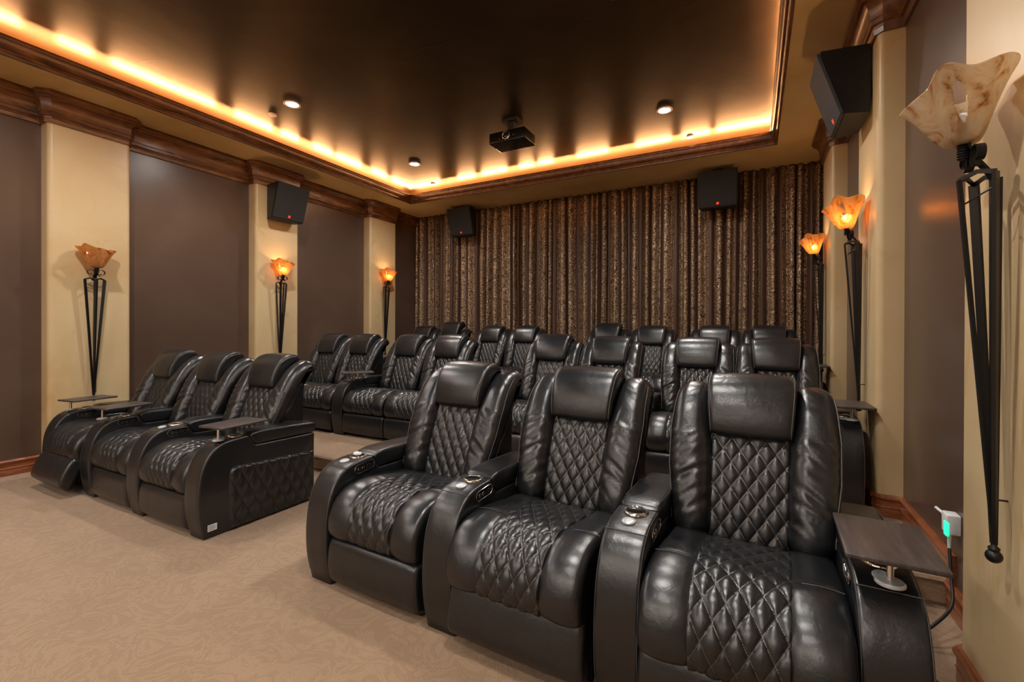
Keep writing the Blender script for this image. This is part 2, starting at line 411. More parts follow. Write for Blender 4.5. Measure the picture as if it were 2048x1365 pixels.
# soffit ring with the trough of the cove above it, and the tray ceiling
bm = bmesh.new(); t = .012; TR = .20
box(bm, XL, TX0, YF, YB, ZS, ZS+t); box(bm, TX1, XR, YF, YB, ZS, ZS+t)
box(bm, TX0, TX1, TY1, YB, ZS, ZS+t); box(bm, TX0, TX1, YF, TY0, ZS, ZS+t)
box(bm, TX0-TR-.02, TX0-TR, TY0-TR, TY1+TR, ZS+t, ZC); box(bm, TX1+TR, TX1+TR+.02, TY0-TR, TY1+TR, ZS+t, ZC)
box(bm, TX0-TR, TX1+TR, TY1+TR, TY1+TR+.02, ZS+t, ZC); box(bm, TX0-TR, TX1+TR, TY0-TR-.02, TY0-TR, ZS+t, ZC)
struct('ceiling_soffit', bm, SOFFIT, 'ochre plaster soffit around the ceiling tray')
bm = bmesh.new(); box(bm, XL-.1, XR+.1, YF, YB, ZC, ZC+.1)
struct('ceiling', bm, CEIL, 'dark bronze glazed tray ceiling')

def sweep(name, path, prof, material, label, closed=False, flip=1):
    """moulding: path of (x,y,z) corners, profile of (out, up), mitred"""
    bm = bmesh.new(); L = len(path); rings = []
    for i in range(L):
        p = Vector(path[i][:2]); z = path[i][2]
        pa = Vector(path[i-1][:2]) if (closed or i > 0) else None
        pc = Vector(path[(i+1) % L][:2]) if (closed or i < L-1) else None
        d1 = (p-pa).normalized() if pa is not None else None; d2 = (pc-p).normalized() if pc is not None else None
        n1 = Vector((d1.y, -d1.x))*flip if d1 else None; n2 = Vector((d2.y, -d2.x))*flip if d2 else None
        if n1 and n2:
            mm = (n1+n2); mm = mm/max(mm.length_squared/2, .3)
        else: mm = n1 or n2
        rings.append([bm.verts.new((p.x+mm.x*o, p.y+mm.y*o, z+h)) for o, h in prof])
    n = len(prof)
    for i in range(L if closed else L-1):
        A, B = rings[i], rings[(i+1) % L]
        for k in range(n): bm.faces.new((A[k], A[(k+1) % n], B[(k+1) % n], B[k]))
    if not closed: bm.faces.new(rings[0]); bm.faces.new(rings[-1][::-1])
    return struct(name, bm, material, label, 28)
def arc(cx, cy, rx, ry, a0, a1, n=6): return [(cx+rx*cos(radians(a0+(a1-a0)*k/n)), cy+ry*sin(radians(a0+(a1-a0)*k/n))) for k in range(n+1)]
h = ZS-2.978
def crown_prof(w_):
    return [(0, -h), (.016, -h), (.020, -h+.03), (.014, -h+.036), (.018, -h+.05), (.030, -h+.058), (.030, -h+.085), (.036, -h+.09)] + \
        [(.036+(w_-.056)*(1-cos(radians(a))), -h+.095+.095*sin(radians(a))) for a in (15, 35, 55, 75, 90)] + \
        [(w_-.012, -.062), (w_-.012, -.05), (w_, -.042), (w_, -.012), (w_-.004, 0), (0, 0)]
def wallpath(side, z, ya, yb, ex=0.0):
    X0 = XL if side < 0 else XR; pr = PL if side < 0 else PR; s = 1 if side < 0 else -1; xf = X0+s*pr; c = .028
    pts = [(X0, ya, z)]
    for y in PY:
        if y < ya-.01 or y > yb-.01: continue
        pts += [(X0, y, z), (xf-s*c, y, z), (xf, y+c, z), (xf, y+PW-c, z), (xf-s*c, y+PW, z), (X0, y+PW, z)]
    pts.append((X0, yb, z)); return pts
sweep('trim_1', wallpath(-1, ZS, YF, YB), crown_prof(.085), WOODY, 'dark stained crown moulding stepping around the left pillars', flip=1)
sweep('trim_2', wallpath(1, ZS, YF, YB), crown_prof(.10), WOODY, 'dark stained crown moulding stepping around the right pillars', flip=-1)
# tray moulding
tp = [(0, 0), (.006, -.006), (.020, -.004), (.024, .012), (.030, .018), (.030, .03)] + arc(.030, .085, .030, .05, -90, 0, 5) + [(.062, .092), (.070, .098), (.074, .112), (.070, .128), (.058, .130), (.045, .118), (0, .06)]
sweep('trim_3', [(TX0, TY0, ZS), (TX0, TY1, ZS), (TX1, TY1, ZS), (TX1, TY0, ZS)], tp, WOODY, 'stained moulding framing the lit ceiling tray', closed=True, flip=1)
# baseboards per level
bp = [(0, 0), (.014, 0), (.014, .055), (.018, .060), (.014, .066), (.013, .098), (.017, .104), (.024, .108), (.024, .118), (.018, .124), (.014, .13), (0, .13)]
k_ = 1
for side, nm in ((-1, 'left'), (1, 'right')):
    yr = YR1-.0 if side < 0 else 2.60
    for j, (ya, yb, z) in enumerate(((YF, YR1, 0), (yr if side > 0 else YR1, YR2, P1), (YR2, YB, P2))):
        sweep('baseboard_'+nm+('' if j == 0 else '_riser' if j == 1 else '_top_riser'), wallpath(side, z, ya, yb), bp, WOODR, 'red-brown profiled baseboard on the %s wall' % nm, flip=1 if side < 0 else -1)

bm = bmesh.new(); box(bm, -4.6, -.1, YF+.004, YF+.04, .65, 2.9)  # added unseen white surface that bounces light onto the seats and soffit
scr = obj('added_bounce_screen', bm, simple('matte_white_bounce', (.85, .84, .82), .9), None, 0); tag(scr, 'added white bounce screen, out of view on the wall the recliners face', 'screen')
# ---------------------------------------------------------------- curtains
def curtain(name, x0, x1, label, seed):
    rnd = random.Random(seed); bm = bmesh.new(); uvl = bm.loops.layers.uv.new('UVMap')
    xs = []; x = x0; folds = []
    while x < x1:
        wd = rnd.uniform(.07, .15); folds.append((x, min(x+wd, x1), rnd.uniform(.05, .125), rnd.uniform(-.25, .25), rnd.uniform(-.04, .04))); x += wd
    for (a, c, am, sk, dr) in folds:
        for k in range(14): xs.append((a, c, am, sk, dr, k/14))
    a, c, am, sk, dr = folds[-1]; xs.append((a, c, am, sk, dr, 1.0))
    nz = 26; zt, zb = ZS-.004, P2+.004; grid = []; ss = []
    for zi in range(nz+1):
        f = zi/nz; z = zb+(zt-zb)*f; row = []; s = 0; sr = []; prev = None
        for (a, c, am, sk, dr, t) in xs:
            ph = t+sk*sin(2*pi*t)/6.3
            amp = am*(1.0-.25*f)
            xx = a+(c-a)*t + dr*sin(2*pi*t)*.12 + .010*sin(3*f+a*7)*sin(pi*t)
            yy = 6.455 + amp*((1-cos(2*pi*ph))*.5)**1.6 + .012*noise.noise(Vector((a*3, f*2.5, seed))) - .018*(1-f)
            p = Vector((xx, yy, z)); s += (p-prev).length if prev is not None else 0
            prev = p; row.append(bm.verts.new(p)); sr.append(s)
        grid.append(row); ss.append(sr)
    for i in range(nz):
        for j in range(len(xs)-1):
            f = bm.faces.new((grid[i][j], grid[i][j+1], grid[i+1][j+1], grid[i+1][j]))
            for lp, (p, q) in zip(f.loops, ((i, j), (i, j+1), (i+1, j+1), (i+1, j))): lp[uvl].uv = (ss[nz//2][q]+x0, grid[p][q].co.z)
    o = obj(name, bm, DAMASK, None, 80); sd = o.modifiers.new('thickness', 'SOLIDIFY'); sd.thickness = .004; sd.offset = 0
    tag(o, label, 'curtain'); return o
curtain('curtain', XL+.02, -1.95, 'brown and gold damask curtain, left half of the back wall', 3)
curtain('curtain', -1.945, XR-.02, 'brown and gold damask curtain, right half of the back wall', 8)

# ---------------------------------------------------------------- recliners
SEATHW = .275; AW = .152; PITCH = 2*SEATHW+AW
QLEATHER = LEATHER.copy(); QLEATHER.name = 'quilted_black_leather'
nt = QLEATHER.node_tree; b = nt.nodes['Principled BSDF']; src = b.inputs['Base Color'].links[0].from_socket
sx = nt.nodes.new('ShaderNodeSeparateXYZ'); nt.links.new(nt.nodes.new('ShaderNodeUVMap').outputs[0], sx.inputs[0])
def mnode(op, a, b_=None, c_=None):
    n = nt.nodes.new('ShaderNodeMath'); n.operation = op
    for i, v in enumerate((a, b_, c_)):
        if v is None: continue
        if isinstance(v, (int, float)): n.inputs[i].default_value = v
        else: nt.links.new(v, n.inputs[i])
    return n.outputs[0]
res = []
for i, j in ((0, 1), (1, 0)):
    fr = mnode('ABSOLUTE', mnode('SUBTRACT', mnode('FRACT', mnode('ADD', sx.outputs[i], .5)), .5))
    ln_ = mnode('LESS_THAN', fr, .022); ds = mnode('GREATER_THAN', mnode('SINE', mnode('MULTIPLY', sx.outputs[j], 2*pi*10)), -.35)
    res.append(mnode('MULTIPLY', ln_, ds))
st = mnode('MAXIMUM', res[0], res[1])
mx = nt.nodes.new('ShaderNodeMix'); mx.data_type = 'RGBA'; nt.links.new(st, mx.inputs[0]); nt.links.new(src, mx.inputs[6]); mx.inputs[7].default_value = (.11, .10, .095, 1)
nt.links.new(mx.outputs[2], b.inputs['Base Color'])
def lerp_tab(tab, z):
    if z <= tab[0][0]: return tab[0][1]
    for (a, b_), (c, d) in zip(tab, tab[1:]):
        if z <= c: return b_+(d-b_)*(z-a)/(c-a)
    return tab[-1][1]
seat_prof = [(.54, .30), (.545, .40), (.52, .425), (.42, .438), (.30, .456), (.19, .468), (.11, .464), (.05, .442), (.005, .405), (-.022, .355), (-.03, .305), (-.02, .262), (.01, .243), (.05, .238), (.30, .25)]
def seat_disp(x, y, z):
    ax = abs(x); d = 0
    if ax > .135: d += .009*sin(pi*min(1, (ax-.135)/.145))
    else: d -= .016*min(1, (.135-ax)/.012)
    if ax > .14 and z > .40: d -= .005*exp(-((y-.20)/.006)**2)
    d += .0025*noise.noise(Vector((x*9, y*9, z*9)))
    return d
M = {}
def mk(name, build, material, smooth=35, seam=None):
    bm = bmesh.new(); build(bm)
    if seam:
        for f in bm.faces: f.tag = True
        seam(bm)
        for f in bm.faces: f.material_index = 0 if f.tag else 1
        material = [material, SEAM]
    o = obj(name, bm, material, None, smooth); me = o.data; bpy.data.objects.remove(o); M[name] = me; return me
def b_seatquilt(bm):
    P = [(.53, .418), (.42, .438), (.30, .456), (.19, .468), (.11, .464), (.05, .442), (.005, .405), (-.022, .355), (-.03, .305), (-.02, .262), (.0, .247)]
    quilt_panel(bm, P, lambda t: .147-.016*t, .068, .112, .013, 190, 72, -.0035, 1, .003)
mk('seat_quilt', b_seatquilt, QLEATHER, 60)
def b_seatseams(bm):
    P = [(.50, .426), (.42, .438), (.30, .456), (.19, .468), (.11, .464), (.05, .442), (.005, .405), (-.022, .355), (-.03, .305), (-.018, .262)]
    Q, Ln = spline(P, 60, False)
    for s in (-1, 1):
        pts = []
        for i, q in enumerate(Q):
            t = .05+.93*i/59; x = s*(.149-.016*t); pts.append((x, q.x, q.y)); 
        nn = normals2(Q, False)
        tube(bm, [(p[0], p[1]-q.x*.0015, p[2]-q.y*.0015) for p, q in zip(pts, nn)], .0022, 6)
        tube(bm, [(s*(.16+.105*k/8), .20, .4665+.0085*sin(pi*min(1, (.16+.105*k/8-.135)/.145))) for k in range(9)], .0015, 6)
mk('seat_cushion', lambda bm: puff(bm, seat_prof, SEATHW-.0015, .024, 120, 26, 5, .004, seat_disp), LEATHER, 50, b_seatseams)
back_core = [(.535, .40), (.565, .55), (.605, .70), (.66, .82), (.715, .91), (.75, .935), (.775, .93), (.785, .87), (.775, .70), (.765, .50), (.755, .28), (.745, .26), (.57, .26), (.55, .29)]
bol = [(.463, .46), (.478, .55), (.512, .68), (.552, .80), (.598, .89), (.655, .948), (.72, .970), (.785, .970), (.835, .952), (.848, .925), (.83, .900), (.790, .885), (.73, .83), (.66, .72), (.60, .58), (.575, .45), (.54, .415), (.495, .415)]
oz = [(.42, .278), (.56, .290), (.66, .306), (.80, .312), (.92, .304), (.97, .296)]
iz = [(.42, .132), (.60, .134), (.78, .140), (.86, .150), (.97, .156)]
def lean(P):
    out = []
    for y, z in P:
        w_ = 1-.72*min(1, max(0, (y-.69)/.12)); out.append((y+.085*min(1, max(0, (z-.42)/.55))*w_, z))
    return out
bol = lean(bol); head = None
def bol_x(s):
    def f(x, y, z):
        a, c = lerp_tab(iz, z), lerp_tab(oz, z); u = (x+.08)/.16
        return s*(a+(c-a)*u)
    return f
def bol_disp(seed):
    def f(x, y, z):
        v = Vector((x*6+seed, (y*.5+z)*26+x*18, z*4)); n = noise.noise(v)
        amp = .013 if .45 < z < .80 else .003
        k = abs(z-.795); return amp*(1-abs(n)*2.2)*.6*max(0, min(1, (z-.44)/.06)) - (.006*exp(-(k/.006)**2) if y < .7 else 0) + .003*noise.noise(Vector((x*5, y*7+seed, z*7)))
    return f
mk('backrest', lambda bm: puff(bm, back_core, .279, .02, 70, 6, 4), LEATHER)
def b_backquilt(bm):
    quilt_panel(bm, lean([(.512, .405), (.522, .50), (.541, .60), (.566, .70), (.595, .79), (.63, .85)]), lambda t: .142+.004*t, .0625, .098, .012, 120, 60, .006, -1, .004)
mk('back_quilt', b_backquilt, QLEATHER, 60)
def b_backpipe(bm, sides):
    for s in sides:
        xm = bol_x(s); P, Ln = spline(bol, 150); nn = normals2(P); pts = []
        for i in range(0, 62):
            p, q = P[i], nn[i]; o = -.012
            y, z = p.x+q.x*o, p.y+q.y*o; pts.append((xm(.0712, y, z)+s*.001, y, z))
        tube(bm, pts, .0022, 6)
        i = min(range(70), key=lambda k: abs(P[k].y-.797)); p, q = P[i], nn[i]; line = []
        for k in range(15):
            x = -.072+.144*k/14; e = max(0, abs(x)-.03); ins = .05*(1-sqrt(max(0, 1-(e/.05)**2)))
            o = -ins+.002+.014*(1-(x/.08)**2)-.004; y, z = p.x+q.x*o, p.y+q.y*o; line.append((xm(x, y, z), y, z))
        tube(bm, line, .002, 6)
mk('bolster_l', lambda bm: puff(bm, bol, .08, .05, 150, 10, 7, .014, bol_disp(3), bol_x(-1)), LEATHER, 50, lambda bm: b_backpipe(bm, (-1,)))
mk('bolster_r', lambda bm: puff(bm, bol, .08, .05, 150, 10, 7, .014, bol_disp(17), bol_x(1)), LEATHER, 50, lambda bm: b_backpipe(bm, (1,)))
head = lean([(.575, .790), (.548, .803), (.540, .845), (.547, .91), (.570, .970), (.610, 1.008), (.66, 1.026), (.72, 1.026), (.775, 1.008), (.812, .982), (.818, .962), (.79, .95), (.72, .955), (.665, .925), (.63, .85), (.605, .795)])
def head_x(x, y, z): return x*(.93+.085*min(1, max(0, (z-.82)/.16)))
def b_headpipe(bm):
    for s in (-1, 1):
        pts = seamline(head, .164, .026, s*.155, 110, .02, .72, .0015, head_x, .22); tube(bm, pts, .0021, 6)
mk('headrest', lambda bm: puff(bm, head, .164, .026, 110, 14, 6, .008, lambda x, y, z: .0015*noise.noise(Vector((x*8, y*8, z*8))), head_x), LEATHER, 60, b_headpipe)
foot = [(.06, .232), (.01, .236), (-.015, .225), (-.026, .19), (-.030, .13), (-.026, .075), (-.012, .038), (.01, .028), (.06, .028)]
mk('footrest', lambda bm: puff(bm, foot, .276, .02, 60, 14, 4, .004, lambda x, y, z: .0018*noise.noise(Vector((x*22, y*4, z*4)))), LEATHER, 50)
mk('base_frame', lambda bm: box(bm, -.272, .272, .055, .73, 0, .25), DARK, 0)
arm = [(0, 0), (0, 0), (-.012, .05), (-.026, .12), (-.033, .20), (-.031, .28), (-.023, .35), (-.008, .41), (.018, .465), (.052, .508), (.095, .535), (.145, .548), (.21, .553), (.262, .555), (.262, .555), (.285, .515), (.30, .487), (.30, .487), (.55, .482), (.745, .478), (.745, .478), (.745, .0), (.745, .0)]
lid = [(.275, .552), (.290, .515), (.305, .495), (.33, .49), (.55, .487), (.74, .483), (.757, .49), (.758, .53), (.745, .548), (.65, .558), (.50, .566), (.36, .570), (.30, .566)]
def b_lidseam(bm):
    for s in (-1, 1):
        pts = seamline(lid, AW/2, .012, s*(AW/2-.006), 70, .60, .97, .003, None, .2); tube(bm, pts, .0011, 5)
def b_armseam(bm):
    for s in (-1, 1):
        pts = seamline(arm, AW/2, .013, s*(AW/2-.006), 150, .02, .36, .0005, None, .2); tube(bm, pts, .0011, 5)
    tube(bm, [(-.072+.144*k/6, .090, .5335+.0005) for k in range(7)], .0013, 5)
mk('armrest', lambda bm: puff(bm, arm, AW/2-.001, .013, 150, 4, 4), LEATHER, 40, b_armseam)
mk('armrest_lid', lambda bm: puff(bm, lid, AW/2-.0015, .012, 70, 6, 4, .003), LEATHER, 50, b_lidseam)
def b_cup(bm):
    pr = [(.0335, -.004), (.0335, .0035), (.036, .006), (.041, .006), (.0445, .0025), (.0455, -.003)]
    n = 40; rings = [[bm.verts.new((r*cos(2*pi*k/n), r*sin(2*pi*k/n), z)) for k in range(n)] for r, z in pr]
    for A, B in zip(rings, rings[1:]):
        for k in range(n): bm.faces.new((A[k], A[(k+1) % n], B[(k+1) % n], B[k]))
    for k in range(10):
        a = 2*pi*k/10; lathe(bm, [(.0025, 0), (.0022, .002), (.0004, .003)], (.0395*cos(a), .0395*sin(a), .005), 8)
mk('cup_holder', b_cup, CHROME, 50)
mk('cup_well', lambda bm: lathe(bm, [(.001, -.001), (.0335, -.001), (.0335, .0025), (.030, .0012), (.0006, .0010)], (0, 0, 0), 36), BLACKGLOSS, 50)
mk('power_dock', lambda bm: lathe(bm, [(.024, -.002), (.024, .003), (.021, .0055), (.012, .0062), (.0115, .0052), (.0006, .0052)], (0, 0, 0), 36), PUCK, 50)
def b_panel(bm):  # stadium plate in the y-z plane facing +x
    L, r = .042, .021; pts = []
    for k in range(9): a = radians(-90+180*k/8); pts.append((L+r*cos(a), r*sin(a)))
    for k in range(9): a = radians(90+180*k/8); pts.append((-L+r*cos(a), r*sin(a)))
    v0 = [bm.verts.new((-.002, y, z)) for y, z in pts]; v1 = [bm.verts.new((.002, y*.99, z*.97)) for y, z in pts]
    for k in range(len(pts)): bm.faces.new((v0[k], v0[(k+1) % len(pts)], v1[(k+1) % len(pts)], v1[k]))
    bm.faces.new(v1); bm.faces.new(v0[::-1])
mk('control_panel', b_panel, BLACKGLOSS, 30)
def b_panelrim(bm):
    L, r = .042, .021; pts = []
    for k in range(9): a = radians(-90+180*k/8); pts.append((.002, L+r*cos(a), r*sin(a)))
    for k in range(9): a = radians(90+180*k/8); pts.append((.002, -L+r*cos(a), r*sin(a)))
    tube(bm, pts, .0016, 6, True)
    for y in (-.036, -.010):
        c = [(.0028, y+.008*cos(2*pi*k/12), .008*sin(2*pi*k/12)) for k in range(12)]; tube(bm, c, .0012, 5, True)
    for y, z in ((.016, .006), (.030, .006), (.016, -.007), (.030, -.007), (.044, 0)):
        box(bm, .002, .0035, y-.003, y+.003, z-.0022, z+.0022)
mk('control_buttons', b_panelrim, CHROME, 40)
def b_sidequilt(bm):
    # outline with a rounded front-top corner; facing +x
    y0, y1, z0, z1, rc = .135, .742, .006, .392, .05
    ny, nz = 130, 90; grid = []
    for i in range(nz+1):
        row = []; z = z0+(z1-.03*0-z0)*i/nz
        for j in range(ny+1):
            y = y0+(y1-y0)*j/ny; yy, zz = y, z
            top = z1-.035*((y-y0)/(y1-y0)); zz = z0+(top-z0)*i/nz
            dx, dz = y0+rc-yy, zz-(top-rc)
            if dx > 0 and dz > 0:
                m_ = max(dx, dz); L = sqrt(dx*dx+dz*dz); f = m_/L; yy = y0+rc-dx*f; zz = top-rc+dz*f
            e = min(1, min(j, ny-j)/4, min(i, nz-i)/4)
            h = (.002+.017*quilt(yy-y0, zz, .083, .165))*e - .006*(1-e)
            row.append(bm.verts.new((h, yy, zz)))
        grid.append(row)
    for A, B in zip(grid, grid[1:]):
        for k in range(ny): bm.faces.new((A[k], A[k+1], B[k+1], B[k]))
mk('side_quilt', b_sidequilt, LEATHER, 60)

def inst(mesh, name, parent, loc=(0, 0, 0), rot=None, scale=None):
    o = bpy.data.objects.new(name, M[mesh]); COL.objects.link(o); o.parent = parent; o.location = loc
    if rot: o.rotation_euler = rot
    if scale: o.scale = scale
    return o
def add_arm(root, cx, cup=True, panel=1, outer=0, fill=None):
    """cx: arm centre in chair space; panel: +1 / -1 side carrying the buttons; outer: side with quilting"""
    a = inst('armrest', 'armrest', root, (cx, 0, 0))
    inst('armrest_lid', 'armrest_lid', a)
    c = inst('cup_holder', 'cup_holder', a, (0, .225, .555), (radians(-.5), 0, 0)); inst('cup_well', 'cup_well', a, (0, .225, .5555))
    inst('power_dock', 'power_dock', a, (-.004, .142, .548), (radians(6), 0, 0))
    for pn in ((panel,) if panel else ()):
        inst('control_panel', 'control_panel', a, (pn*(AW/2+.0005), .20, .515), (radians(4), 0, 0 if pn > 0 else pi))
        inst('control_buttons', 'control_buttons', a, (pn*(AW/2+.0005), .20, .515), (radians(4), 0, 0 if pn > 0 else pi))
    if outer:
        q = inst('side_quilt', 'quilted_side_panel', a, (outer*(AW/2-.0005), 0, 0), None, (outer, 1, 1))
    return a
def recliner(x, y, z, label, left=True, right=False, left_outer=False, right_outer=False, fwd=0, foot_out=0, lift=0, group=None, rz=0):
    r = thing('recliner', label, 'recliner', (x, y, z), rz, group)
    inst('base_frame', 'base_frame', r)
    s = inst('seat_cushion', 'seat_cushion', r, (0, -fwd, 0)); inst('seat_quilt', 'quilted_seat_panel', s)
    bk = inst('backrest', 'backrest', r, (0, 0, 0), None, (1, 1, 1) if (left and (right or group == GA)) or group == GA else (.895, 1, 1))
    inst('bolster_l', 'bolster', bk); inst('bolster_r', 'bolster', bk); inst('back_quilt', 'quilted_back_panel', bk)
    hd = inst('headrest', 'headrest', r, (0, 0, lift))
    if lift: hd.rotation_euler = (radians(0), 0, 0)
    if foot_out:
        a = radians(24*min(1, foot_out))
        inst('footrest', 'footrest', r, (0, -.055*foot_out-fwd*.6, .055*min(1, foot_out)), (-a, 0, 0))
    else: inst('footrest', 'footrest', r, (0, -fwd, 0))
    A = []
    if left: A.append(add_arm(r, -(SEATHW+AW/2), panel=1, outer=-1 if left_outer else 0))
    if right: A.append(add_arm(r, SEATHW+AW/2, panel=-1, outer=1 if right_outer else 0))
    return r, A
def tray_table(x, y, z, rz, label, post=(0, -.105)):
    t = thing('tray_table', label, 'tray table', (x, y, z), rz, 'swivel tray tables on the recliner arms')
    bm = bmesh.new(); box(bm, -.106, .106, -.155, .155, .074, .088, 0, .004); obj('tabletop', bm, WOODT, t)
    bm = bmesh.new(); lathe(bm, [(.0085, .004), (.0085, .074)], (post[0], post[1], 0), 20); obj('post', bm, CHROME, t)
    bm = bmesh.new(); lathe(bm, [(.034, -.004), (.034, .001), (.030, .005), (.010, .008), (.0006, .008)], (post[0], post[1], 0), 32); obj('foot_disc', bm, PUCK, t)
    return t

YA, YBw, YCw = 1.475, 3.31, 5.14
GA, GB, GC = 'front row recliners', 'middle row recliners', 'back row recliners'
# front row, left trio
recliner(-4.617, YA, 0, 'black leather recliner in the front row against the left wall, footrest ajar', True, False, True, fwd=.03, foot_out=2.3, group=GA)
recliner(-3.917, YA, 0, 'black leather recliner in the middle of the left front trio', True, group=GA)
rA, AA = recliner(-3.217, YA, 0, 'black leather recliner at the aisle end of the left front trio, quilted side showing', True, True, right_outer=True, group=GA)
# white sticker on the outer side of its aisle armrest
bm = bmesh.new(); box(bm, 0, .0008, .018, .070, .042, .080)
stk = obj('sticker', bm, PAPER, AA[1], 0, (AW/2-.0005, 0, 0)); stk['label'] = 'small white printed sticker'
bm = bmesh.new()
for k in range(5): box(bm, .0008, .0011, .022, .066 if k % 2 else .055, .048+k*.006, .050+k*.006)
obj('sticker_print', bm, GRILLE, AA[1], 0, (AW/2-.0005, 0, 0))
# front row, right trio
recliner(-1.50, YA+.022, 0, 'black leather recliner in the front row beside the carpeted aisle, right trio', True, False, True, group=GA, rz=-.035)
recliner(-.765, YA+.0, 0, 'black leather recliner in the middle of the right front trio, its footrest slightly open', True, fwd=.05, foot_out=.45, group=GA, rz=-.035)
recliner(-.038, YA-.022, 0, 'largest black leather recliner in view, nearest the camera, by the right wall', True, True, right_outer=True, fwd=.05, foot_out=.3, group=GA, rz=-.035)
# middle and back rows: two loveseat pairs each side of the aisle
def block(xs, arms, y, z, labs, grp, lifts):
    """xs: four seat centres"""
    for i, x in enumerate(xs):
        recliner(x, y, z, labs[i], left=i in (0, 2), right=(i == 3), left_outer=(i == 0), right_outer=(i == 3), group=grp, lift=lifts[i])
XB1 = [-4.73, -4.17, -3.445, -2.885]; XB2 = [-1.69, -1.13, -.41, .145]
block(XB1, None, YBw, P1, ['black leather recliner in the middle row nearest the left wall', 'middle row recliner just left of the armrest with the tray table', 'middle row recliner just right of the armrest with the tray table',
      'middle row recliner at the left edge of the centre aisle'], GB, (0, 0, 0, 0))
block(XB2, None, YBw, P1, ['middle row recliner at the right edge of the centre aisle, headrest slightly raised', 'middle row recliner second from the centre aisle in the right block',
      'middle row recliner second from the right wall', 'middle row recliner beside the right wall'], GB, (.018, .0, 0, 0))
block(XB1, None, YCw, P2, ['back row recliner nearest the left wall', 'back row recliner second from the left wall, headrest raised high', 'back row recliner second from the centre aisle in the left block',
      'back row recliner at the left edge of the centre aisle'], GC, (0, .065, 0, 0))
block(XB2, None, YCw, P2, ['back row recliner at the right edge of the centre aisle, headrest raised', 'back row recliner second from the centre aisle in the right block',
      'back row recliner second from the right wall, only its top showing', 'back row recliner beside the right wall, only its top showing'], GC, (.035, 0, 0, 0))
# tray tables
az = .552
tray_table(.325, YA+.145, az, -.035, 'walnut tray table on the armrest nearest the camera, beside the right wall', (0, -.075))
tray_table(-2.86, YA+.215, az, radians(6), 'walnut tray table on the aisle armrest of the left front trio', (0, -.105))
tray_table(-4.25, YA+.185, az, radians(8), 'tray table between the first and second recliners of the left front trio', (-.04, -.105))
tray_table(-4.93, YA+.22, az, radians(8), 'tray table on the armrest closest to the left wall', (-.06, -.09))
tray_table(-3.70, YBw+.17, P1+az, radians(-40), 'tray table on the armrest between the middle row pairs, left of the aisle', (-.05, -.05))
tray_table(.525, YBw+.17, P1+az, 0, 'tray table on the middle row armrest beside the right wall', (0, -.075))
tray_table(.525, YCw+.17, P2+az, 0, 'tray table on the back row armrest beside the right wall', (0, -.075))
# crumpled paper in the first cup holder of the right trio
bm = bmesh.new(); bmesh.ops.create_icosphere(bm, subdivisions=3, radius=.02)
for v_ in bm.verts:
    v_.co = Vector((v_.co.x*1.25, v_.co.y*.8, v_.co.z*.55))*(1+.25*noise.noise(v_.co*90))
o = obj('paper_wad', bm, PAPER, None, 20, (-1.50-SEATHW-AW/2+.008, YA+.257, .566)); tag(o, 'small white paper in the cup holder at the aisle end of the right front trio', 'paper')

